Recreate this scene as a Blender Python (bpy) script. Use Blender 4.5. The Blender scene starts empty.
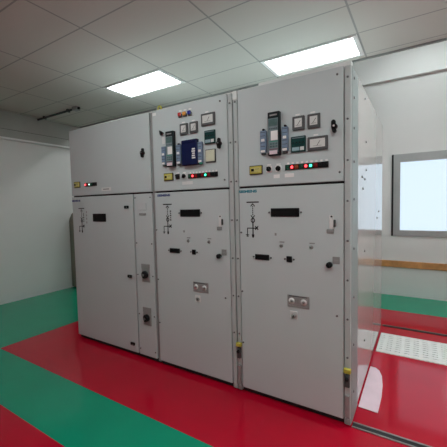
import bpy, bmesh, math, random
from mathutils import Vector, Matrix
random.seed(7)
S = bpy.context.scene
COL = S.collection
PI = math.pi

# ------------------------------------------------------------------ materials
def new_mat(name):
    m = bpy.data.materials.new(name); m.use_nodes = True
    nt = m.node_tree; nt.nodes.clear()
    out = nt.nodes.new('ShaderNodeOutputMaterial')
    return m, nt, out

def principled(nt, out, col, rough, metal=0.0, coat=0.0, spec=0.5):
    b = nt.nodes.new('ShaderNodeBsdfPrincipled')
    b.inputs['Base Color'].default_value = (*col, 1)
    b.inputs['Roughness'].default_value = rough
    b.inputs['Metallic'].default_value = metal
    b.inputs['Coat Weight'].default_value = coat
    b.inputs['Coat Roughness'].default_value = 0.04
    b.inputs['Specular IOR Level'].default_value = spec
    nt.links.new(b.outputs[0], out.inputs[0])
    return b

def surf(name, col, rough=0.5, metal=0.0, coat=0.0, vary=0.04, scale=6.0, bump=0.0, bscale=300.0, spec=0.5):
    """plain surface with a slight procedural mottling, and an optional fine grain"""
    m, nt, out = new_mat(name)
    b = principled(nt, out, col, rough, metal, coat, spec)
    tc = nt.nodes.new('ShaderNodeTexCoord')
    if vary > 0:
        n = nt.nodes.new('ShaderNodeTexNoise'); n.inputs['Scale'].default_value = scale
        n.inputs['Detail'].default_value = 3
        nt.links.new(tc.outputs['Object'], n.inputs['Vector'])
        r = nt.nodes.new('ShaderNodeValToRGB')
        r.color_ramp.elements[0].position = 0.3; r.color_ramp.elements[1].position = 0.7
        r.color_ramp.elements[0].color = (*[c * (1 - vary) for c in col], 1)
        r.color_ramp.elements[1].color = (*[min(1, c * (1 + vary)) for c in col], 1)
        nt.links.new(n.outputs['Fac'], r.inputs['Fac'])
        nt.links.new(r.outputs['Color'], b.inputs['Base Color'])
    if bump > 0:
        n2 = nt.nodes.new('ShaderNodeTexNoise'); n2.inputs['Scale'].default_value = bscale
        nt.links.new(tc.outputs['Object'], n2.inputs['Vector'])
        bp = nt.nodes.new('ShaderNodeBump'); bp.inputs['Strength'].default_value = bump
        bp.inputs['Distance'].default_value = 0.001
        nt.links.new(n2.outputs['Fac'], bp.inputs['Height'])
        nt.links.new(bp.outputs['Normal'], b.inputs['Normal'])
    return m

def glow(name, col, strength, base=(0.8, 0.8, 0.8)):
    m, nt, out = new_mat(name)
    b = principled(nt, out, base, 0.4)
    b.inputs['Emission Color'].default_value = (*col, 1)
    b.inputs['Emission Strength'].default_value = strength
    return m

def math_node(nt, op, a, b=None):
    n = nt.nodes.new('ShaderNodeMath'); n.operation = op
    for i, v in enumerate((a, b)):
        if v is None: continue
        if isinstance(v, (int, float)): n.inputs[i].default_value = v
        else: nt.links.new(v, n.inputs[i])
    return n.outputs[0]

M = {}
M['paint']   = surf('light_grey_powder_paint', (0.515, 0.58, 0.585), 0.45, vary=0.02, scale=2, bump=0.12, bscale=420, spec=0.3)
M['post']    = surf('post_grey_paint', (0.44, 0.485, 0.48), 0.42, vary=0.03, scale=4)
M['cap']     = surf('pale_cap_paint', (0.68, 0.70, 0.69), 0.4, vary=0.02)
M['side']    = surf('polished_grey_side_sheet', (0.45, 0.445, 0.43), 0.035, coat=0.0, vary=0.02, scale=1.5, spec=0.7)
M['frame']   = surf('side_frame_grey_green', (0.28, 0.335, 0.335), 0.5, vary=0.03, scale=3)
M['seal']    = surf('dark_rubber_seal', (0.035, 0.035, 0.037), 0.7, vary=0.1, spec=0.18)
M['black']   = surf('black_plastic', (0.008, 0.008, 0.009), 0.5, vary=0.1, scale=20, spec=0.18)
M['dark']    = surf('dark_grey_plastic', (0.07, 0.075, 0.075), 0.45, vary=0.08, scale=20, spec=0.18)
M['mid']     = surf('mid_grey_plate', (0.26, 0.27, 0.265), 0.45, vary=0.06, scale=20)
M['plate']   = surf('brushed_grey_plate', (0.30, 0.31, 0.305), 0.4, metal=0.2, vary=0.08, scale=30)
M['white']   = surf('white_plastic', (0.80, 0.80, 0.79), 0.45, vary=0.02)
M['face']    = surf('meter_dial_white', (0.66, 0.68, 0.66), 0.25, vary=0.03)
M['bezel']   = surf('grey_meter_bezel', (0.095, 0.10, 0.102), 0.4, vary=0.06, spec=0.18)
M['metal']   = surf('zinc_metal', (0.55, 0.55, 0.56), 0.35, metal=0.9, vary=0.08, scale=30)
M['screw']   = surf('dark_screw_head', (0.17, 0.175, 0.175), 0.45, metal=0.3, vary=0.1, scale=40)
M['yellow']  = surf('yellow_plastic', (0.46, 0.41, 0.05), 0.45, vary=0.05)
M['paleyel'] = surf('pale_yellow_insert', (0.56, 0.53, 0.18), 0.45, vary=0.08, scale=40)
M['navy']    = surf('navy_blue_plastic', (0.008, 0.013, 0.062), 0.3, vary=0.12, scale=12, spec=0.18)
M['bluegrey']= surf('blue_grey_terminal_plastic', (0.17, 0.25, 0.36), 0.45, vary=0.1, scale=40)
M['relay']   = surf('relay_case_black_green', (0.012, 0.02, 0.022), 0.35, vary=0.1, scale=20, spec=0.18)
M['relaygr'] = surf('relay_front_grey_blue', (0.16, 0.22, 0.24), 0.4, vary=0.08, scale=30)
M['screen']  = surf('relay_screen_green_grey', (0.10, 0.17, 0.165), 0.15, vary=0.15, scale=30)
M['teal']    = surf('controller_dark_green', (0.012, 0.05, 0.048), 0.3, vary=0.15, scale=30, spec=0.18)
M['lcd']     = surf('controller_lcd_blue_grey', (0.30, 0.45, 0.50), 0.2, vary=0.08, scale=30)
M['cream']   = surf('cream_paper_face', (0.62, 0.63, 0.48), 0.4, vary=0.04, scale=30)
M['pink']    = surf('pink_white_label', (0.75, 0.62, 0.66), 0.5, vary=0.04)
M['greenp']  = surf('green_print', (0.02, 0.25, 0.17), 0.45, vary=0.08)
M['redp']    = surf('maroon_print', (0.20, 0.02, 0.06), 0.45, vary=0.08)
M['logo']    = surf('teal_logo_print', (0.03, 0.22, 0.28), 0.4, vary=0.05)
M['logob']   = surf('blue_grey_logo_print', (0.05, 0.075, 0.22), 0.4, vary=0.05)
M['print']   = surf('black_print', (0.012, 0.012, 0.012), 0.5, vary=0.05, spec=0.18)
M['glassdk'] = surf('black_display_glass', (0.006, 0.007, 0.007), 0.12, vary=0.1, spec=0.18)
M['red_on']  = glow('red_lamp_lit', (1.0, 0.05, 0.06), 4.5, (0.6, 0.03, 0.03))
M['green_on']= glow('green_lamp_lit', (0.05, 1.0, 0.50), 3.0, (0.1, 0.6, 0.3))
M['white_on']= glow('white_green_lamp_lit', (0.6, 1.0, 0.85), 1.8, (0.6, 0.8, 0.7))
M['red_off'] = surf('red_lamp_off', (0.20, 0.012, 0.012), 0.3, vary=0.05, spec=0.18)
M['orange_off'] = surf('orange_lamp_off', (0.25, 0.06, 0.02), 0.3, vary=0.05, spec=0.18)
M['green_off']  = surf('green_lamp_off', (0.012, 0.075, 0.045), 0.3, vary=0.05, spec=0.18)
M['redlens'] = surf('red_lens', (0.55, 0.035, 0.03), 0.25, vary=0.05)
M['orangelens'] = surf('orange_lens', (0.75, 0.34, 0.05), 0.25, vary=0.05)
M['bluelens']= surf('blue_lens', (0.012, 0.02, 0.30), 0.25, vary=0.05)
M['wall']    = surf('white_wall_paint', (0.70, 0.695, 0.685), 0.6, vary=0.02, scale=2, bump=0.15, bscale=150)
M['shadegrey']= surf('grey_shade_paint', (0.36, 0.365, 0.34), 0.6, vary=0.05, scale=3)  # shade under the ceiling at the left wall, put into the colour
M['slab']    = surf('white_recess_paint', (0.78, 0.78, 0.77), 0.6, vary=0.02, scale=2)
M['wood']    = surf('varnished_wood_rail', (0.52, 0.25, 0.09), 0.35, vary=0.25, scale=9)
M['alu']     = surf('grey_window_frame', (0.36, 0.37, 0.37), 0.4, metal=0.2, vary=0.05)
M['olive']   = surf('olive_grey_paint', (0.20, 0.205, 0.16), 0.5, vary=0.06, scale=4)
M['trim']    = surf('white_trim', (0.75, 0.75, 0.74), 0.45, vary=0.02)
M['steel']   = surf('floor_steel_edge', (0.30, 0.29, 0.28), 0.35, metal=0.6, vary=0.1, scale=20)
M['grille']  = surf('white_floor_grille', (0.82, 0.84, 0.83), 0.4, vary=0.04, scale=15)
M['lightfr'] = surf('white_light_frame', (0.78, 0.78, 0.78), 0.4, vary=0.02)
LAMP = 14.2
M['sheet']   = surf('pale_pinkish_patch', (0.84, 0.66, 0.74), 0.35, vary=0.08, scale=5)  # colour of the pale flat patch on the floor
M['lamp']    = glow('lit_diffuser', (0.94, 1.0, 0.985), LAMP)
M['lamp_high'] = glow('lit_high_diffuser', (0.90, 1.0, 0.99), 24.0)

def floor_material():
    m, nt, out = new_mat('epoxy_floor_red_green')
    b = principled(nt, out, (0.3, 0.01, 0.03), 0.09, coat=0.0, spec=0.28)
    b.inputs['Coat Roughness'].default_value = 0.05
    tc = nt.nodes.new('ShaderNodeTexCoord'); sp = nt.nodes.new('ShaderNodeSeparateXYZ')
    nt.links.new(tc.outputs['Object'], sp.inputs[0])
    x, y = sp.outputs[0], sp.outputs[1]
    gt = lambda a, v: math_node(nt, 'GREATER_THAN', a, v)
    lt = lambda a, v: math_node(nt, 'LESS_THAN', a, v)
    front = math_node(nt, 'MULTIPLY', gt(y, -1.045), lt(y, -0.585))     # green walkway in front
    back = gt(y, 2.63)                                                   # green border at the rear wall
    left = math_node(nt, 'MULTIPLY', lt(x, -0.48), gt(y, -0.585))        # green border on the left
    g = math_node(nt, 'MAXIMUM', math_node(nt, 'MAXIMUM', front, back), left)
    mix = nt.nodes.new('ShaderNodeMix'); mix.data_type = 'RGBA'
    mix.inputs[6].default_value = (0.46, 0.003, 0.022, 1)
    mix.inputs[7].default_value = (0.003, 0.29, 0.165, 1)
    nt.links.new(g, mix.inputs[0])
    n = nt.nodes.new('ShaderNodeTexNoise'); n.inputs['Scale'].default_value = 3.0; n.inputs['Detail'].default_value = 4
    nt.links.new(tc.outputs['Object'], n.inputs['Vector'])
    hs = nt.nodes.new('ShaderNodeHueSaturation')
    nt.links.new(mix.outputs[2], hs.inputs['Color'])
    nt.links.new(math_node(nt, 'ADD', math_node(nt, 'MULTIPLY', n.outputs['Fac'], 0.2), 0.9), hs.inputs['Value'])
    nt.links.new(hs.outputs[0], b.inputs['Base Color'])
    n2 = nt.nodes.new('ShaderNodeTexNoise'); n2.inputs['Scale'].default_value = 2.2
    nt.links.new(tc.outputs['Object'], n2.inputs['Vector'])
    bp = nt.nodes.new('ShaderNodeBump'); bp.inputs['Strength'].default_value = 0.10; bp.inputs['Distance'].default_value = 0.01
    nt.links.new(n2.outputs['Fac'], bp.inputs['Height']); nt.links.new(bp.outputs['Normal'], b.inputs['Normal'])
    return m
M['floor'] = floor_material()

GX0, GPX, GY0, GPY = -0.135, 0.972, 0.098, 0.4735
def ceiling_material():
    """mineral tiles between slim T bars"""
    m, nt, out = new_mat('ceiling_tiles')
    b = principled(nt, out, (0.6, 0.6, 0.58), 0.8)
    tc = nt.nodes.new('ShaderNodeTexCoord'); sp = nt.nodes.new('ShaderNodeSeparateXYZ')
    nt.links.new(tc.outputs['Object'], sp.inputs[0])
    def line(a, o, p, w):
        t = math_node(nt, 'DIVIDE', math_node(nt, 'SUBTRACT', a, o), p)
        f = math_node(nt, 'ABSOLUTE', math_node(nt, 'SUBTRACT', t, math_node(nt, 'ROUND', t)))
        return math_node(nt, 'LESS_THAN', f, w / p / 2)
    g = math_node(nt, 'MAXIMUM', line(sp.outputs[0], GX0, GPX, 0.016), line(sp.outputs[1], GY0, GPY, 0.014))
    mix = nt.nodes.new('ShaderNodeMix'); mix.data_type = 'RGBA'
    mix.inputs[6].default_value = (0.525, 0.505, 0.47, 1); mix.inputs[7].default_value = (0.30, 0.30, 0.29, 1)
    nt.links.new(g, mix.inputs[0]); nt.links.new(mix.outputs[2], b.inputs['Base Color'])
    n = nt.nodes.new('ShaderNodeTexNoise'); n.inputs['Scale'].default_value = 90
    nt.links.new(tc.outputs['Object'], n.inputs['Vector'])
    bp = nt.nodes.new('ShaderNodeBump'); bp.inputs['Strength'].default_value = 0.1; bp.inputs['Distance'].default_value = 0.002
    nt.links.new(n.outputs['Fac'], bp.inputs['Height']); nt.links.new(bp.outputs['Normal'], b.inputs['Normal'])
    return m
M['ceiling'] = ceiling_material()

def pane_material():
    m, nt, out = new_mat('window_glass')
    t = nt.nodes.new('ShaderNodeBsdfTransparent'); t.inputs[0].default_value = (0.95, 0.98, 1, 1)
    g = nt.nodes.new('ShaderNodeBsdfGlossy'); g.inputs['Roughness'].default_value = 0.02
    f = nt.nodes.new('ShaderNodeFresnel'); f.inputs[0].default_value = 1.5
    mx = nt.nodes.new('ShaderNodeMixShader')
    nt.links.new(f.outputs[0], mx.inputs[0]); nt.links.new(t.outputs[0], mx.inputs[1]); nt.links.new(g.outputs[0], mx.inputs[2])
    nt.links.new(mx.outputs[0], out.inputs[0])
    return m
M['pane'] = pane_material()

# ------------------------------------------------------------------ mesh helpers
class MB:
    """collects boxes, cylinders, capsules and prisms, builds them as ONE mesh object"""
    def __init__(self): self.bm = bmesh.new(); self.mats = []
    def mi(self, m):
        if m not in self.mats: self.mats.append(m)
        return self.mats.index(m)
    def _join(self, b, m, smooth=False):
        i = self.mi(m); vm = {}
        for v in b.verts: vm[v] = self.bm.verts.new(v.co)
        for f in b.faces:
            nf = self.bm.faces.new([vm[v] for v in f.verts]); nf.material_index = i; nf.smooth = smooth
        b.free()
    def box(self, x0, x1, y0, y1, z0, z1, m, bev=0.0, seg=1, rot=0.0):
        b = bmesh.new(); bmesh.ops.create_cube(b, size=1)
        for v in b.verts:
            v.co = Vector(((x0 + x1) / 2 + v.co.x * (x1 - x0), (y0 + y1) / 2 + v.co.y * (y1 - y0), (z0 + z1) / 2 + v.co.z * (z1 - z0)))
        if bev > 0: bmesh.ops.bevel(b, geom=b.edges[:], offset=bev, segments=seg, affect='EDGES', profile=0.5)
        if rot:
            c = Vector(((x0 + x1) / 2, 0, (z0 + z1) / 2))
            bmesh.ops.rotate(b, verts=b.verts[:], cent=c, matrix=Matrix.Rotation(rot, 3, 'Y'))
        self._join(b, m); return self
    def rect(self, cx, cz, w, h, y0, y1, m, bev=0.0, rot=0.0):      # a box given by its front view
        return self.box(cx - w / 2, cx + w / 2, y0, y1, cz - h / 2, cz + h / 2, m, bev, 1, rot)
    def cyl(self, c, axis, r, d, m, n=20, r2=None, bev=0.0):
        b = bmesh.new()
        bmesh.ops.create_cone(b, cap_ends=True, cap_tris=False, segments=n, radius1=r, radius2=r if r2 is None else r2, depth=d)
        if bev > 0: bmesh.ops.bevel(b, geom=[e for e in b.edges if abs(e.verts[0].co.z - e.verts[1].co.z) < 1e-6], offset=bev, segments=2, affect='EDGES')
        R = {'z': Matrix.Identity(3), 'y': Matrix.Rotation(PI / 2, 3, 'X'), 'x': Matrix.Rotation(PI / 2, 3, 'Y')}[axis]
        for v in b.verts: v.co = R @ v.co + Vector(c)
        self._join(b, m, n > 8); return self
    def prism(self, pts, y0, y1, m, bev=0.0):                        # polygon in the x-z plane, extruded in y
        b = bmesh.new(); fr = [b.verts.new((p[0], y0, p[1])) for p in pts]; bk = [b.verts.new((p[0], y1, p[1])) for p in pts]
        n = len(pts); b.faces.new(fr); b.faces.new(bk[::-1])
        for i in range(n): b.faces.new((fr[i], bk[i], bk[(i + 1) % n], fr[(i + 1) % n]))
        bmesh.ops.recalc_face_normals(b, faces=b.faces[:])
        if bev > 0: bmesh.ops.bevel(b, geom=b.edges[:], offset=bev, segments=1, affect='EDGES')
        self._join(b, m); return self
    def capsule(self, cx, cz, w, h, y0, y1, m, rot=0.0, n=8):
        r = w / 2; pts = []
        for k in range(n + 1): a = PI * k / n; pts.append((r * math.cos(a), h / 2 - r + r * math.sin(a)))
        for k in range(n + 1): a = PI + PI * k / n; pts.append((r * math.cos(a), -h / 2 + r + r * math.sin(a)))
        ca, sa = math.cos(rot), math.sin(rot)
        return self.prism([(cx + x * ca - z * sa, cz + x * sa + z * ca) for x, z in pts], y0, y1, m)
    def ring(self, cx, cz, r, w, y0, y1, m, n=20):
        b = bmesh.new(); V = []
        for k in range(n):
            a = 2 * PI * k / n; c, s = math.cos(a), math.sin(a)
            V.append([b.verts.new((cx + q * c, y, cz + q * s)) for q, y in ((r, y0), (r - w, y0), (r - w, y1), (r, y1))])
        for k in range(n):
            A, B = V[k], V[(k + 1) % n]
            for j in range(4): b.faces.new((A[j], B[j], B[(j + 1) % 4], A[(j + 1) % 4]))
        bmesh.ops.recalc_face_normals(b, faces=b.faces[:]); self._join(b, m); return self
    def build(self, name, parent=None, loc=None):
        me = bpy.data.meshes.new(name); self.bm.to_mesh(me); self.bm.free()
        for m in self.mats: me.materials.append(M[m])
        o = bpy.data.objects.new(name, me); COL.objects.link(o)
        if parent: o.parent = parent
        if loc: o.location = loc
        return o

def tag(o, label=None, cat=None, group=None, kind=None):
    for k, v in (('label', label), ('category', cat), ('group', group), ('kind', kind)):
        if v: o[k] = v
    return o
def empty(name, loc, label, cat, group=None):
    o = bpy.data.objects.new(name, None); COL.objects.link(o); o.location = loc; o.empty_display_size = 0.2
    return tag(o, label, cat, group)
def struct(mb, name): return tag(mb.build(name), kind='structure')
def dup(o, parent, loc):
    c = o.copy(); COL.objects.link(c); c.parent = parent; c.location = loc; return c
def text(name, s, size, mat, parent, cx, cz, y, width=None, rot=0.0):
    cu = bpy.data.curves.new(name, 'FONT'); cu.body = s; cu.size = size; cu.align_x = 'CENTER'; cu.align_y = 'CENTER'
    cu.extrude = 0.0006; cu.offset = 0.0013
    t = bpy.data.objects.new('tmp', cu); COL.objects.link(t)
    bpy.context.view_layer.update()
    me = bpy.data.meshes.new_from_object(t.evaluated_get(bpy.context.evaluated_depsgraph_get()))
    bpy.data.objects.remove(t)
    xs = [v.co.x for v in me.vertices]; zs = [v.co.y for v in me.vertices]
    k = width / (max(xs) - min(xs)) if width else 1.0
    mx, mz = (max(xs) + min(xs)) / 2, (max(zs) + min(zs)) / 2
    me.transform(Matrix.Translation((cx, y, cz)) @ Matrix.Rotation(rot, 4, 'Y') @ Matrix.Rotation(PI / 2, 4, 'X') @ Matrix.Diagonal((k, 1, 1, 1)) @ Matrix.Translation((-mx, -mz, 0)))
    me.materials.clear(); me.materials.append(M[mat]); me.name = name
    o = bpy.data.objects.new(name, me); COL.objects.link(o); o.parent = parent
    return o

def screw_mesh(axis):
    mb = MB()
    if axis == 'y': mb.cyl((0, -0.002, 0), 'y', 0.007, 0.006, 'screw', 12).rect(0, 0, 0.009, 0.002, -0.0056, -0.004, 'black')
    else: mb.cyl((0.002, 0, 0), 'x', 0.009, 0.006, 'screw', 12).box(0.004, 0.0056, -0.005, 0.005, -0.001, 0.001, 'black')
    return mb
FIRST = {}
def screw(parent, x, y, z, axis='y'):
    if axis not in FIRST:
        FIRST[axis] = screw_mesh(axis).build('screw', parent, (x, y, z))
        return FIRST[axis]
    return dup(FIRST[axis], parent, (x, y, z))

# ------------------------------------------------------------------ the room
LX, RX, FY, BY, CZ, TZ = -2.2, 4.8, -3.7, 3.42, 2.97, 3.78
YE = 1.60                                   # the tiled ceiling stops here; behind it the room runs up to the slab
struct(MB().box(LX - 0.1, RX + 0.1, FY - 0.1, BY + 0.1, -0.12, 0.0, 'floor'), 'floor')
struct(MB().box(LX - 0.1, RX + 0.1, FY - 0.1, YE, CZ, CZ + 0.03, 'ceiling'), 'ceiling')
struct(MB().box(LX - 0.1, RX + 0.1, FY - 0.1, BY + 0.1, TZ, TZ + 0.1, 'slab'), 'ceiling_slab')
struct(MB().box(LX, RX, YE, YE + 0.022, CZ - 0.018, CZ + 0.07, 'mid'), 'trim_1')
struct(MB().box(LX - 0.1, LX, FY, BY, 0, TZ, 'wall'), 'wall_left')
struct(MB().box(RX, RX + 0.1, FY, BY, 0, TZ, 'wall'), 'wall_right')
struct(MB().box(LX, RX, FY - 0.1, FY, 0, TZ, 'wall'), 'wall_front')
WX0, WX1, WZ0, WZ1 = 2.915, 4.35, 0.93, 2.165
wb = MB()
wb.box(LX, WX0, BY, BY + 0.12, 0, TZ, 'wall').box(WX1, RX, BY, BY + 0.12, 0, TZ, 'wall')
wb.box(WX0, WX1, BY, BY + 0.12, 0, WZ0, 'wall').box(WX0, WX1, BY, BY + 0.12, WZ1, TZ, 'wall')
struct(wb, 'wall_back')
struct(MB().box(LX, RX, BY - 0.06, BY, 3.28, TZ, 'slab'), 'beam')
# window in the rear wall: dark outer edge, grey frame, glass
win = MB()
win.box(WX0 - 0.012, WX0 + 0.012, BY - 0.03, BY + 0.05, WZ0, WZ1, 'black')
win.box(WX0 + 0.012, WX0 + 0.10, BY - 0.02, BY + 0.06, WZ0, WZ1, 'alu').box(WX1 - 0.10, WX1, BY - 0.02, BY + 0.06, WZ0, WZ1, 'alu')
win.box(WX0 + 0.10, WX1 - 0.10, BY - 0.02, BY + 0.06, WZ1 - 0.115, WZ1, 'alu').box(WX0 + 0.10, WX1 - 0.10, BY - 0.02, BY + 0.06, WZ0, WZ0 + 0.085, 'alu')
wo = struct(win, 'window_1')
MB().box(WX0 + 0.10, WX1 - 0.10, BY + 0.015, BY + 0.021, WZ0 + 0.085, WZ1 - 0.115, 'pane').build('pane', wo)
# wooden rail on the rear wall, dark channel behind the cabinets, steel channel in front
struct(MB().box(LX, RX, BY - 0.025, BY, 0.445, 0.545, 'wood', 0.004), 'trim_2')
ch = MB()
ch.box(2.915, 4.75, 0.052, 0.064, 0.0, 0.006, 'steel').box(2.915, 4.75, 0.005, 0.017, 0.0, 0.006, 'steel').box(2.915, 4.75, 0.017, 0.052, 0.0, 0.003, 'seal')
struct(ch, 'trim_3')
struct(MB().box(2.915, 4.75, 1.965, 2.005, 0.0, 0.004, 'seal').box(2.915, 4.75, 2.005, 2.013, 0, 0.006, 'steel'), 'trim_4')
# ceiling's shade on the left wall as a painted grey band, with a white ledge
struct(MB().box(LX, LX + 0.05, FY, BY, 2.575, 2.70, 'shadegrey').box(LX, LX + 0.05, FY, BY, 2.706, CZ, 'shadegrey').box(LX, LX + 0.04, FY, BY, 2.70, 2.706, 'seal'), 'trim_5')
struct(MB().box(LX, LX + 0.07, FY, BY, 2.545, 2.575, 'trim', 0.004), 'trim_6')

# white slotted plate let into the floor
gr = empty('floor_grille', (0, 0, 0), 'white slotted metal plate in the red floor beside the right cabinet', 'floor grille')
fr = MB(); gx0, gx1, gy0, gy1 = 2.925, 3.95, 1.235, 1.735
fr.box(gx0, gx1, gy0, gy0 + 0.02, 0, 0.008, 'grille').box(gx0, gx1, gy1 - 0.02, gy1, 0, 0.008, 'grille')
fr.box(gx0, gx0 + 0.02, gy0 + 0.02, gy1 - 0.02, 0, 0.008, 'grille').box(gx1 - 0.02, gx1, gy0 + 0.02, gy1 - 0.02, 0, 0.008, 'grille')
fr.build('frame', gr)
sl = MB(); sl.box(gx0 + 0.02, gx1 - 0.02, gy0 + 0.02, gy1 - 0.02, 0.0, 0.0015, 'mid')
nrow = 9; p = (gy1 - gy0 - 0.04) / nrow
for k in range(nrow):
    y0 = gy0 + 0.02 + k * p
    sl.box(gx0 + 0.02, gx1 - 0.02, y0 + 0.006, y0 + p - 0.006, 0.001, 0.007, 'grille')
for k in range(13):
    xx = gx0 + 0.05 + k * 0.077
    sl.box(xx, xx + 0.03, gy0 + 0.02, gy1 - 0.02, 0.001, 0.0068, 'grille')
sl.build('slotted_plate', gr)

# pale flat patch on the floor along the foot of the right cabinet
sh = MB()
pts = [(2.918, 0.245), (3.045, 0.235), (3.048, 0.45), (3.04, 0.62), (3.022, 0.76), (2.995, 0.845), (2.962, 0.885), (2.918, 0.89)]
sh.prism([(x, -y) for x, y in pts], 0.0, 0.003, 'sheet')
so = sh.build('floor_patch'); so.rotation_euler = (PI / 2, 0, 0); so.location = (0, 0, 0.0035)
tag(so, 'pale pinkish white flat patch on the red floor along the shiny side wall', 'sheet')

# ------------------------------------------------------------------ ceiling lights
def ceiling_light(x0, y0, label):
    cx, cy = x0 + GPX / 2, y0 + GPY / 2
    t = empty('ceiling_light', (cx, cy, CZ), label, 'ceiling light', 'recessed ceiling light panels')
    hw, hd, w = GPX / 2 - 0.008, GPY / 2 - 0.007, 0.042
    f = MB()
    f.box(-hw, hw, -hd, -hd + w - 0.01, -0.012, 0, 'lightfr', 0.003).box(-hw, hw, hd - w + 0.01, hd, -0.012, 0, 'lightfr', 0.003)
    f.box(-hw, -hw + w, -hd + w - 0.01, hd - w + 0.01, -0.012, 0, 'lightfr', 0.003).box(hw - w, hw, -hd + w - 0.01, hd - w + 0.01, -0.012, 0, 'lightfr', 0.003)
    f.build('frame', t)
    MB().box(-hw + w, hw - w, -hd + w - 0.01, hd - w + 0.01, -0.006, 0, 'lamp').build('diffuser', t)
    return t
def cell(i, j): return GX0 + i * GPX, GY0 + j * GPY
ceiling_light(*cell(0, 1), 'lit white ceiling panel above the left and middle cabinets')
ceiling_light(*cell(2, 2), 'lit white ceiling panel above the right cabinet, nearest the camera')
ADDED_CELLS = [(4, 1), (4, 0), (3, -4), (4, -5), (1, -3)]  # unseen panels added to brighten the door fronts and the right side
for i, j in ADDED_CELLS:
    ceiling_light(*cell(i, j), 'added unseen lit ceiling panel beyond the edges of the picture')
for xx, lab in ((3.4, 'white lamp on the high slab behind the tiled ceiling, above the window'), (-1.2, 'white lamp on the high slab behind the tiled ceiling, near the left wall')):
    t = empty('batten_light', (xx, 2.45, TZ), lab, 'ceiling light')
    MB().box(-0.6, 0.6, -0.11, 0.11, -0.04, 0, 'lightfr', 0.004).build('housing', t)
    MB().box(-0.57, 0.57, -0.09, 0.09, -0.06, -0.04, 'lamp_high', 0.006).build('diffuser', t)

# dark conduit under the ceiling, far left
cd = empty('ceiling_conduit', (-1.6, 0.85, CZ), 'dark conduit pipe running under the ceiling above the left wall', 'pipe')
MB().cyl((-0.06, 0, -0.024), 'x', 0.016, 1.06, 'dark', 14).build('pipe', cd)
MB().box(0.45, 0.55, -0.04, 0.04, -0.055, 0, 'mid', 0.006).cyl((0.56, 0, -0.03), 'x', 0.018, 0.03, 'black', 12).build('junction_box', cd)
for xx in (-0.35, 0.3):
    MB().box(xx - 0.012, xx + 0.012, -0.025, 0.025, -0.046, 0, 'dark').build('clamp', cd)

# olive locker against the left wall
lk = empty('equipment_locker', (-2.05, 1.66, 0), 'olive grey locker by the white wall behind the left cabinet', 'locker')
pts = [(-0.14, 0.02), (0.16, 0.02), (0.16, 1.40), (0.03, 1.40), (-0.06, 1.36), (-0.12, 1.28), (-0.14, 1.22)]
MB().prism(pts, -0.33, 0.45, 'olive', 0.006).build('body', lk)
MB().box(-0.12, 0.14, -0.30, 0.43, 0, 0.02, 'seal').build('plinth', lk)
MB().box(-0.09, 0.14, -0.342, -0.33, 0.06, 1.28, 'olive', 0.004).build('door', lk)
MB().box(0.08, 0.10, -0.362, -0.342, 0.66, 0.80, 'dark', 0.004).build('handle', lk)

# ------------------------------------------------------------------ instruments (parts of the cabinets), local x-z on the door, front face at y = 0
def t_handle(par, x, z, dot=False):
    m = MB(); m.capsule(x - 0.002, z + 0.012, 0.026, 0.062, -0.012, 0.0, 'black').capsule(x + 0.004, z - 0.020, 0.024, 0.046, -0.03, -0.012, 'black', 0.25)
    m.cyl((x + 0.006, -0.018, z - 0.002), 'y', 0.017, 0.03, 'black', 16)
    o = m.build('handle', par)
    MB().cyl((x + 0.005, -0.0335, z), 'y', 0.0065 if dot else 0.004, 0.002, 'white' if dot else 'mid', 12).build('keyhole', o)
    return o
def logo(par, x, z, mat, w=0.15):
    return text('maker_nameplate', 'SIEMENS', 0.026, mat, par, x, z, -0.0008, w)
def alarm_plate(par, x, z):
    o = MB().rect(x, z, 0.105, 0.066, -0.010, 0, 'dark', 0.003).rect(x, z, 0.093, 0.054, -0.014, -0.009, 'yellow', 0.002).build('warning_plate', par)
    tag(o, 'yellow plate with a black key slot')
    MB().rect(x + 0.003, z, 0.076, 0.036, -0.016, -0.013, 'paleyel').build('insert', o)
    MB().rect(x - 0.022, z, 0.022, 0.018, -0.021, -0.0155, 'black', 0.002).rect(x + 0.014, z + 0.006, 0.030, 0.003, -0.0166, -0.0158, 'dark').build('key_slot', o)
def selector(par, x, z, a, dark=False):
    o = MB().rect(x, z, 0.043, 0.044, -0.006, 0, 'dark' if dark else 'white', 0.002).cyl((x, -0.009, z), 'y', 0.018, 0.01, 'black', 18).build('selector_switch', par)
    MB().capsule(x, z, 0.010, 0.034, -0.028, -0.013, 'black', a).build('lever', o)
    MB().rect(x, z + 0.030, 0.030, 0.009, -0.002, 0, 'white').build('caption_plate', o)
def indicator_bank(par, x, z, lamps, tags=True):
    n = len(lamps); w = 0.032; W = n * w
    o = MB().rect(x, z, W + 0.003, 0.037, -0.008, 0, 'black', 0.002).build('indicator_strip', par)
    tag(o, 'black strip of small red, green and unlit indicator lamps')
    for k, c in enumerate(lamps):
        cx = x - W / 2 + w * (k + 0.5)
        if c in ('red_on', 'green_on', 'white_on'):
            MB().rect(cx, z, 0.026, 0.030, -0.011, -0.007, 'red_off' if c == 'red_on' else 'green_off', 0.002).cyl((cx, -0.012, z), 'y', 0.0105, 0.006, c, 16, 0.007).build('lamp', o)
        else:
            MB().rect(cx, z, 0.026, 0.030, -0.011, -0.007, c, 0.002).cyl((cx, -0.012, z), 'y', 0.009, 0.005, c, 14, 0.007).build('lamp', o)
        if tags: MB().rect(cx + 0.004, z + 0.027, 0.015, 0.013, -0.002, 0, 'white').build('lamp_caption', o)
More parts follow.
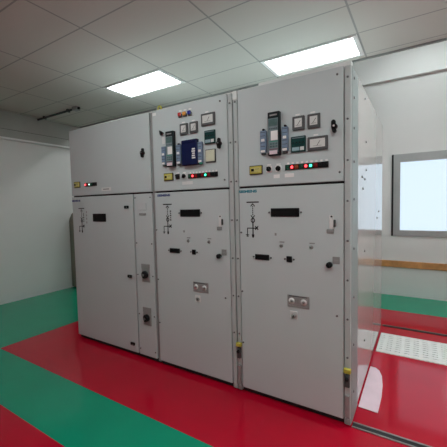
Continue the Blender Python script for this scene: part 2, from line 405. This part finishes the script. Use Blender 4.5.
def meter(par, x, z, w, h, needle=True):
    o = MB().rect(x, z, w, h, -0.014, 0, 'bezel', 0.004).build('panel_meter', par)
    t = MB(); t.rect(x, z + 0.002, w - 0.034, h - 0.036, -0.0155, -0.0135, 'face')
    t.build('dial', o)
    if needle:
        MB().rect(x + w * 0.05, z, 0.0028, h * 0.42, -0.0162, -0.0154, 'print', 0, 0.6).rect(x, z - h * 0.17, w * 0.42, 0.003, -0.0162, -0.0154, 'mid').build('needle', o)
    MB().rect(x - w * 0.1, z + h / 2 + 0.012, 0.030, 0.009, -0.0015, 0, 'white').build('caption_plate', o)
def controller(par, x, z, w=0.10, h=0.105):
    o = MB().rect(x, z, w, h, -0.014, 0, 'teal', 0.003).build('multifunction_controller', par)
    tag(o, 'dark green controller with a pale screen')
    MB().rect(x, z + h * 0.40, w * 0.86, h * 0.06, -0.0155, -0.0135, 'relaygr').build('title_bar', o)
    MB().rect(x - w * 0.16, z - h * 0.29, w * 0.5, h * 0.22, -0.0155, -0.0135, 'lcd').rect(x + w * 0.27, z - h * 0.29, w * 0.26, h * 0.22, -0.0155, -0.0135, 'face').build('screen', o)
    for k in range(4):
        MB().rect(x - w * 0.33 + k * w * 0.22, z + h * 0.10, w * 0.13, h * 0.08, -0.017, -0.0135, 'relay', 0.001).build('button', o)
def terminal(par, x, z, w, h, knob=True):
    o = MB().rect(x, z, w * 0.86, h * 0.86, -0.024, 0, 'bluegrey', 0.003).rect(x, z - h * 0.47, w * 0.6, h * 0.07, -0.018, 0, 'dark', 0.002).build('terminal_block', par)
    tag(o, 'blue grey test block beside the relay')
    for k in range(6):
        MB().rect(x, z + h * (0.36 - 0.135 * k), w * 0.7, 0.003, -0.0252, -0.0235, 'dark').build('terminal_slot', o)
    MB().rect(x, z + h * 0.06, w * 0.5, h * 0.10, -0.027, -0.0235, 'white', 0.001).build('marker_tag', o)
    MB().rect(x, z - h * 0.37, w * 0.62, h * 0.09, -0.027, -0.0235, 'white', 0.001).build('marker_tag', o)
    if knob: MB().cyl((x + 0.003, -0.012, z + h * 0.46), 'y', 0.008, 0.024, 'black', 12).build('knob', o)
def relay(par, x, z, w=0.086, h=0.296):
    D = -0.034
    o = MB().rect(x, z, w, h, D, 0, 'relay', 0.003).build('protection_relay', par)
    tag(o, 'tall black protection relay with a grey screen and keypad')
    q = lambda f: z + h * (0.5 - f)
    MB().rect(x, q(0.075), w * 0.62, h * 0.035, D - 0.002, D + 0.001, 'mid', 0.001).build('title_bar', o)
    MB().rect(x - 0.003, q(0.54), w - 0.014, h * 0.78, D - 0.0015, D + 0.001, 'relaygr').build('front_plate', o)
    MB().rect(x - 0.002, q(0.245), w * 0.72, h * 0.16, D - 0.003, D, 'screen').build('display', o)
    bt = MB()
    for k in range(5): bt.rect(x - w * 0.32 + k * w * 0.15, q(0.385), w * 0.085, h * 0.022, D - 0.004, D, 'dark', 0.001)
    bt.build('button_row', o)
    MB().rect(x + w * 0.07, q(0.545), w * 0.58, h * 0.215, D - 0.003, D, 'white').build('label_strip', o)
    MB().rect(x, q(0.68), w * 0.72, h * 0.018, D - 0.003, D, 'greenp').build('stripe', o)
    MB().rect(x, q(0.86), w * 0.72, h * 0.014, D - 0.003, D, 'redp').build('stripe', o)
    for r in range(2):
        for k in range(3):
            MB().rect(x - w * 0.24 + k * w * 0.24, q(0.735 + r * 0.06), w * 0.16, h * 0.034, D - 0.004, D, 'screen', 0.001).build('key', o)
    tag(MB().rect(x - 0.002, q(0.93), w * 0.66, h * 0.085, D - 0.003, D, 'pink').build('type_label', o), 'pinkish white label')
def mimic(par, x, z, s=1.0, left=True):
    m = MB(); Y = (-0.0012, 0.0)
    P = lambda dx, dz, w, h, r=0.0: m.rect(x + dx, z + dz, w, h, *Y, 'print', 0, r)
    P(0, 0, 0.10, 0.009)
    P(-0.008, -0.021, 0.007, 0.026, 0.7); P(0.008, -0.021, 0.007, 0.026, -0.7)
    for k in range(5): P(0, -0.034 - 0.014 * k, 0.007, 0.010)
    P(-0.008, -0.106, 0.007, 0.024, -0.7); P(0.008, -0.106, 0.007, 0.024, 0.7)
    m.ring(x, z - 0.134, 0.018, 0.007, *Y, 'print'); P(0, -0.134, 0.007, 0.03)
    if left: [P(0.034, -0.060 - 0.019 * k, 0.014 - 0.004 * (k % 2), 0.011) for k in range(5)]
    P(0, -0.20, 0.009, 0.11); P(-0.004, -0.192, 0.086, 0.007)
    P(0.030, -0.190, 0.008, 0.036, 0.75); P(0.030, -0.190, 0.008, 0.036, -0.75)
    P(-0.046, -0.222, 0.006, 0.055); P(-0.046, -0.243, 0.028, 0.006); P(-0.046, -0.253, 0.016, 0.006)
    m.prism([(x - 0.011, z - 0.238), (x + 0.011, z - 0.238), (x + 0.006, z - 0.262), (x - 0.006, z - 0.262)], *Y, 'print')
    return m.build('mimic_diagram', par)
def display(par, x, z, w, h, ears=True):
    o = MB().rect(x, z, w, h, -0.006, 0, 'black', 0.002).rect(x, z, w - 0.014, h - 0.014, -0.0072, -0.0055, 'glassdk').build('display_window', par)
    if ears:
        for s in (-1, 1): screw(o, x + s * (w / 2 + 0.012), 0, z)
    return o
def keylock(par, x, z):
    o = MB().cyl((x, -0.003, z), 'y', 0.014, 0.006, 'plate', 18, 0.012).build('key_lock', par)
    MB().rect(x, z, 0.004, 0.012, -0.0072, -0.0055, 'black', 0, 0.4).build('keyhole', o)
    MB().rect(x + 0.006, z + 0.026, 0.036, 0.008, -0.0015, 0, 'mid').build('caption_plate', o)
def corner_post(par, x0, x1, z0, z1, n, y0=0.004, y1=0.03):
    m = MB(); m.box(x0, x1, y0, y1, z0, z1, 'post', 0.003)
    o = m.build('corner_post', par); cx = (x0 + x1) / 2
    for k in range(n): screw(o, cx, y0, z0 + 0.45 + (z1 - z0 - 0.52) * k / (n - 1))
    return o
def post_latch(par, x, z):
    """yellow tag, dark bolt and zinc rod at the foot of a post"""
    o = MB().rect(x, z - 0.235, 0.028, 0.15, -0.010, 0.006, 'plate', 0.003).rect(x, z - 0.06, 0.030, 0.085, -0.018, 0.006, 'dark', 0.004).build('shutter_latch', par)
    tag(MB().rect(x, z + 0.006, 0.044, 0.030, -0.022, 0.006, 'yellow', 0.004).build('yellow_tag', o), 'yellow tag')
    MB().cyl((x, -0.02, z - 0.045), 'y', 0.012, 0.02, 'black', 14).build('bolt', o)
    MB().rect(x + 0.002, z - 0.335, 0.034, 0.04, -0.008, 0.006, 'mid', 0.003).build('bracket', o)

G = 'grey switchgear cabinets in a row'
H, D = 2.30, 1.88
ZG = 1.588                                   # gap between the two doors
def body(par, w, d=D):
    m = MB(); m.box(0.001, w, 0.034, d, 0.04, H, 'paint')
    o = m.build('body', par)
    MB().box(0.004, w - 0.004, 0.030, 0.036, 0.045, H - 0.012, 'seal').build('door_seal', o)
    MB().box(0.01, w - 0.006, 0.03, d - 0.02, 0.0, 0.04, 'seal').build('plinth', par)
def door(par, x0, x1, z0, z1, name):
    return MB().box(x0, x1, 0.0, 0.032, z0, z1, 'paint', 0.004, 2).build(name, par)

# ---- left cabinet: big blank upper door, main door and a narrow side door
c1 = empty('switchgear_cabinet', (0, 0, 0), 'left grey cabinet with a nearly blank upper door and a narrow strip door', 'cabinet', G)
body(c1, 1.236)
ud = door(c1, 0.010, 1.212, ZG + 0.008, H, 'upper_door')
t_handle(c1, 1.129, 1.949)
alarm_plate(c1, 0.125, 1.713)
indicator_bank(c1, 0.355, 1.705, ['red_on', 'red_off', 'white_on', 'green_off', 'black', 'black'], tags=False)
MB().rect(0.594, 1.646, 0.145, 0.034, -0.003, 0, 'cap', 0.001).rect(0.594, 1.646, 0.09, 0.010, -0.0036, -0.0028, 'mid').build('caption_plate', c1)
ld = door(c1, 0.010, 0.966, 0.042, ZG - 0.007, 'lower_door')
logo(c1, 0.085, 1.541, 'logob')
mimic(c1, 0.170, 1.457)
mm = MB()
for dz in (-0.04, -0.075, -0.11, -0.15): mm.rect(0.255, 1.457 + dz, 0.014, 0.022, -0.0012, 0, 'mid')
mm.build('mimic_captions', c1)
display(c1, 0.469, 1.359, 0.208, 0.083, False)
for x, z in ((0.886, 1.461), (0.896, 0.792), (0.901, 0.124)):
    o = MB().rect(x, z, 0.056, 0.028, -0.018, 0, 'black', 0.005).build('door_latch', c1)
    MB().cyl((x + 0.012, -0.019, z), 'y', 0.004, 0.004, 'mid', 12).build('key_slot', o)
nd = door(c1, 0.984, 1.212, 0.042, ZG - 0.007, 'strip_door')
MB().rect(1.094, 1.462, 0.100, 0.066, -0.004, 0, 'paint', 0.003).rect(1.094, 1.392, 0.088, 0.022, -0.008, 0, 'mid', 0.003).build('padlock_hasp', c1)
for z in (0.842, 0.430):
    o = MB().rect(1.108, z, 0.106, 0.170, -0.005, 0, 'plate', 0.002).rect(1.108, z + 0.062, 0.106, 0.044, -0.0062, -0.004, 'mid').build('rotary_switch', c1)
    tag(o, 'grey plate with a round black rotary knob')
    kb = MB().cyl((1.108, -0.018, z - 0.012), 'y', 0.034, 0.026, 'black', 28, bev=0.003).build('knob', o)
    MB().capsule(1.108, z - 0.012, 0.014, 0.058, -0.041, -0.03, 'black', 0.0).build('grip', o)
    MB().ring(1.108, z - 0.012, 0.011, 0.004, -0.0425, -0.0405, 'mid').build('centre_ring', o)
for z in (1.545, 1.12, 0.82, 0.44, 0.10):
    screw(nd, 1.002, 0, z); screw(nd, 1.197, 0, z)
MB().box(1.217, 1.247, 0.012, 0.03, 0.02, H - 0.004, 'mid', 0.003).build('corner_post', c1)

# ---- middle and right cabinets share one layout of the lower door
def lower_front(par, xl, xr, dx, logo_mat, column):
    door(par, xl, xr, 0.042, ZG - 0.007, 'lower_door')
    logo(par, 0.119, 1.557, logo_mat)
    mimic(par, 0.158, 1.477, left=column)
    display(par, 0.406, 1.400, 0.208, 0.060)
    MB().rect(0.336, 1.245, 0.013, 0.018, -0.002, 0, 'mid').build('marker_tag', par)
    keylock(par, 0.377, 1.166); keylock(par, 0.589, 1.166)
    display(par, 0.229, 1.074, 0.113, 0.041)
    display(par, 0.436, 1.074, 0.040, 0.042)
    h = MB().rect(0.722 + dx, 1.337, 0.030, 0.090, -0.004, 0, 'cap', 0.002).rect(0.714 + dx, 1.277, 0.046, 0.027, -0.008, 0, 'mid', 0.003).build('padlock_hasp', par)
    MB().rect(0.742 + dx, 1.328, 0.012, 0.045, -0.014, 0, 'dark', 0.002).build('staple', h)
    MB().cyl((0.722 + dx, -0.005, 1.372), 'y', 0.006, 0.004, 'dark', 12).build('rivet', h)
    k = MB().rect(0.750 + dx, 1.089, 0.045, 0.046, -0.003, 0, 'mid', 0.001).build('knob_plate', par)
    MB().rect(0.752 + dx, 1.089, 0.030, 0.005, -0.0038, -0.0028, 'plate').build('caption', k)
    k = MB().cyl((0.710 + dx, -0.015, 1.058), 'y', 0.019, 0.032, 'black', 22, bev=0.003).build('door_knob', par)
    MB().capsule(0.710 + dx, 1.058, 0.009, 0.034, -0.037, -0.03, 'black', 0.3).build('grip', k)
    r = MB().rect(0.497, 0.783, 0.155, 0.085, -0.005, 0, 'plate', 0.002).build('racking_plate', par)
    tag(r, 'grey plate with two racking holes')
    for s in (-0.045, 0.040): MB().cyl((0.497 + s, -0.0055, 0.783), 'y', 0.022, 0.003, 'cap', 22).cyl((0.497 + s, -0.0075, 0.783), 'y', 0.010, 0.002, 'mid', 16).build('racking_hole', r)
    MB().rect(0.497, 0.818, 0.13, 0.006, -0.006, -0.0045, 'dark').rect(0.496, 0.783, 0.018, 0.03, -0.006, -0.0045, 'mid').rect(0.497, 0.748, 0.13, 0.004, -0.006, -0.0045, 'mid').build('caption', r)
    o = MB().rect(0.464, 0.684, 0.055, 0.056, -0.004, 0, 'cap', 0.002).cyl((0.466, -0.008, 0.680), 'y', 0.017, 0.010, 'plate', 20).build('key_switch', par)
    MB().rect(0.466, 0.680, 0.006, 0.016, -0.016, -0.012, 'black', 0.001).build('key_slot', o)
    screw(par, 0.755 + dx, 0, 0.725)
    for z in (1.25, 0.80, 0.40): screw(par, xl + 0.012, 0, z)

# ---- middle cabinet
c2 = empty('switchgear_cabinet', (1.24, 0, 0), 'middle grey cabinet with a dark navy box on its upper door', 'cabinet', G)
body(c2, 0.829)
door(c2, 0.012, 0.784, ZG + 0.008, H, 'upper_door')
for x, c, n in ((0.335, 'redlens', 'red'), (0.385, 'orangelens', 'orange'), (0.436, 'bluelens', 'blue')):
    o = MB().rect(x, 2.206, 0.036, 0.026, -0.012, 0, 'dark', 0.003).build('signal_lamp', c2)
    tag(o, n + ' signal lamp')
    MB().rect(x - 0.003, 2.217, 0.034, 0.030, -0.020, -0.004, c, 0.005).build('lens', o)
    MB().rect(x, 2.247, 0.028, 0.012, -0.002, 0, 'white').build('caption_plate', o)
meter(c2, 0.371, 2.092, 0.083, 0.091); meter(c2, 0.473, 2.092, 0.082, 0.091); meter(c2, 0.614, 2.135, 0.131, 0.095)
controller(c2, 0.628, 1.995)
relay(c2, 0.232, 1.943)
terminal(c2, 0.150, 1.896, 0.050, 0.180, False); terminal(c2, 0.316, 1.890, 0.056, 0.184)
bl = MB().rect(0.437, 1.893, 0.160, 0.205, -0.034, 0, 'navy', 0.005).build('navy_control_box', c2)
tag(bl, 'dark navy box with a white printed block')
MB().rect(0.437, 1.981, 0.150, 0.022, -0.038, -0.032, 'navy', 0.003).build('lid', bl)
pr = MB()
for k in range(5): pr.rect(0.484 - (k % 2) * 0.002, 1.846 + 0.0175 * k, 0.034 - 0.004 * (k % 3), 0.012, -0.0352, -0.0335, 'white')
pr.build('printed_mark', bl)
terminal(c2, 0.538, 1.885, 0.048, 0.192, False)
o = MB().cyl((0.546, -0.02, 1.797), 'y', 0.012, 0.014, 'greenp', 14).build('push_button', c2); tag(o, 'green push button')
cr = MB().rect(0.630, 1.849, 0.096, 0.104, -0.010, 0, 'dark', 0.003).build('paper_recorder', c2)
tag(cr, 'cream faced instrument in a thin dark frame')
MB().rect(0.629, 1.851, 0.082, 0.088, -0.0115, -0.0095, 'cream').build('cream_face', cr)
t_handle(c2, 0.712, 1.936)
o = MB().capsule(0.118, 2.092, 0.018, 0.040, -0.016, 0, 'black', 0.2).capsule(0.130, 2.100, 0.010, 0.05, -0.02, -0.008, 'black', 1.0).build('key_latch', c2)
MB().rect(0.140, 2.030, 0.034, 0.060, -0.002, 0, 'cap').build('caption_plate', o)
alarm_plate(c2, 0.188, 1.713)
selector(c2, 0.287, 1.709, 0.4, True); selector(c2, 0.358, 1.709, -0.4)
indicator_bank(c2, 0.546, 1.704, ['green_off', 'red_on', 'red_off', 'black', 'red_off', 'green_on', 'red_off', 'black', 'black'])
MB().rect(0.388, 1.651, 0.110, 0.026, -0.002, 0, 'cap').build('caption_plate', c2)
MB().rect(0.040, 2.268, 0.040, 0.024, -0.002, 0, 'white').build('number_tag', c2)
for x, z in ((0.724, 2.255), (0.752, 1.655)): screw(c2, x, 0, z)
lower_front(c2, 0.012, 0.784, -0.018, 'logob', True)
p2 = corner_post(c2, 0.790, 0.826, 0.01, H - 0.005, 7)
ey = MB().ring(0.0, 0, 0.024, 0.010, -0.006, 0.006, 'yellow').box(-0.022, 0.022, -0.02, 0.02, -0.034, -0.022, 'yellow', 0.004)
tag(ey.build('lifting_eye', c2, (0.05, 0.06, H + 0.034)), 'yellow lifting eye')

# ---- right cabinet
c3 = empty('switchgear_cabinet', (2.07, 0, 0), 'right grey cabinet, nearest one, with a shiny side wall', 'cabinet', G)
body(c3, 0.836)
door(c3, 0.047, 0.795, ZG + 0.008, H, 'upper_door')
relay(c3, 0.343, 1.943)
terminal(c3, 0.258, 1.899, 0.052, 0.180); terminal(c3, 0.419, 1.899, 0.050, 0.190)
meter(c3, 0.511, 1.993, 0.083, 0.092); meter(c3, 0.613, 1.992, 0.083, 0.092); meter(c3, 0.637, 1.846, 0.131, 0.090)
controller(c3, 0.509, 1.855)
t_handle(c3, 0.738, 1.938, True)
alarm_plate(c3, 0.192, 1.708)
selector(c3, 0.294, 1.707, 0.5); selector(c3, 0.364, 1.706, -0.3)
indicator_bank(c3, 0.559, 1.707, ['green_off', 'red_on', 'orange_off', 'green_off', 'red_on', 'green_on', 'red_off', 'black', 'black'])
MB().rect(0.442, 1.654, 0.066, 0.026, -0.002, 0, 'white').build('caption_plate', c3)
MB().rect(0.349, 1.653, 0.045, 0.026, -0.002, 0, 'white').build('caption_plate', c3)
for x, z in ((0.758, 2.255), (0.772, 1.652)): screw(c3, x, 0, z)
lower_front(c3, 0.047, 0.795, 0.0, 'logo', False)
q = corner_post(c3, 0.006, 0.040, 0.01, H - 0.005, 7)
tag(MB().box(0.004, 0.043, -0.004, 0.03, H - 0.06, H + 0.004, 'cap', 0.004).build('post_cap', c3), 'pale cap on the post')
post_latch(c3, 0.024, 0.372)
r = corner_post(c3, 0.800, 0.838, 0.01, H - 0.002, 8)
post_latch(c3, 0.820, 0.372)
MB().box(0.20, 0.835, 0.04, 0.08, H, H + 0.036, 'cap', 0.003).build('roof_rail', c3)
# side wall: matte front frame and the polished sheet behind it
SX = 0.836
fr = MB().box(SX, SX + 0.005, 0.032, 0.25, 0.01, H, 'frame', 0.001).build('side_frame', c3)
for z in (0.20, 0.52, 0.84, 1.16, 1.48, 1.72, 1.93, 2.12, 2.24): screw(fr, SX + 0.005, 0.085, z, 'x')
sd = MB().box(SX, SX + 0.005, 0.2505, D, 0.03, H, 'side', 0.001).build('side_panel', c3)
tag(sd, 'shiny grey side sheet mirroring the room')
for y, z in ((0.556, 2.24), (0.618, 1.926), (0.625, 1.71), (0.43, 1.645), (0.56, 1.635), (0.47, 1.56), (0.56, 1.08), (0.58, 0.36), (1.55, 1.36), (1.4, 1.30)):
    screw(sd, SX + 0.005, y, z, 'x')

# ------------------------------------------------------------------ daylight outside the window
w = bpy.data.worlds.new('daylight'); S.world = w; w.use_nodes = True
bg = w.node_tree.nodes['Background']
bg.inputs[0].default_value = (0.80, 0.91, 1.0, 1); bg.inputs[1].default_value = 1.15

# ------------------------------------------------------------------ camera
cam = bpy.data.cameras.new('camera'); co = bpy.data.objects.new('camera', cam); COL.objects.link(co)
cam.sensor_width = 36; cam.lens = 316.0469 / 447 * 36; cam.clip_start = 0.05
r_ = Vector((0.8496362880945338, 0.5269122245676533, -0.02194733592281679))
u_ = Vector((-0.012194785965704707, 0.06123533429352071, 0.998048857035171))
f_ = Vector((-0.5272280959396917, 0.8477108831642588, -0.05845334393069074))
R = Matrix((r_, u_, -f_)).transposed().to_4x4()
co.matrix_world = Matrix.Translation((3.2736191575884845, -2.092911158398486, 1.4608675160222564)) @ R
S.camera = co

S.view_settings.view_transform = 'Standard'; S.view_settings.look = 'None'
S.view_settings.gamma = 1.0; S.view_settings.use_curve_mapping = False
S.view_settings.exposure = 0.0
S.cycles.use_denoising = True
S.cycles.max_bounces = 10; S.cycles.diffuse_bounces = 5; S.cycles.glossy_bounces = 6
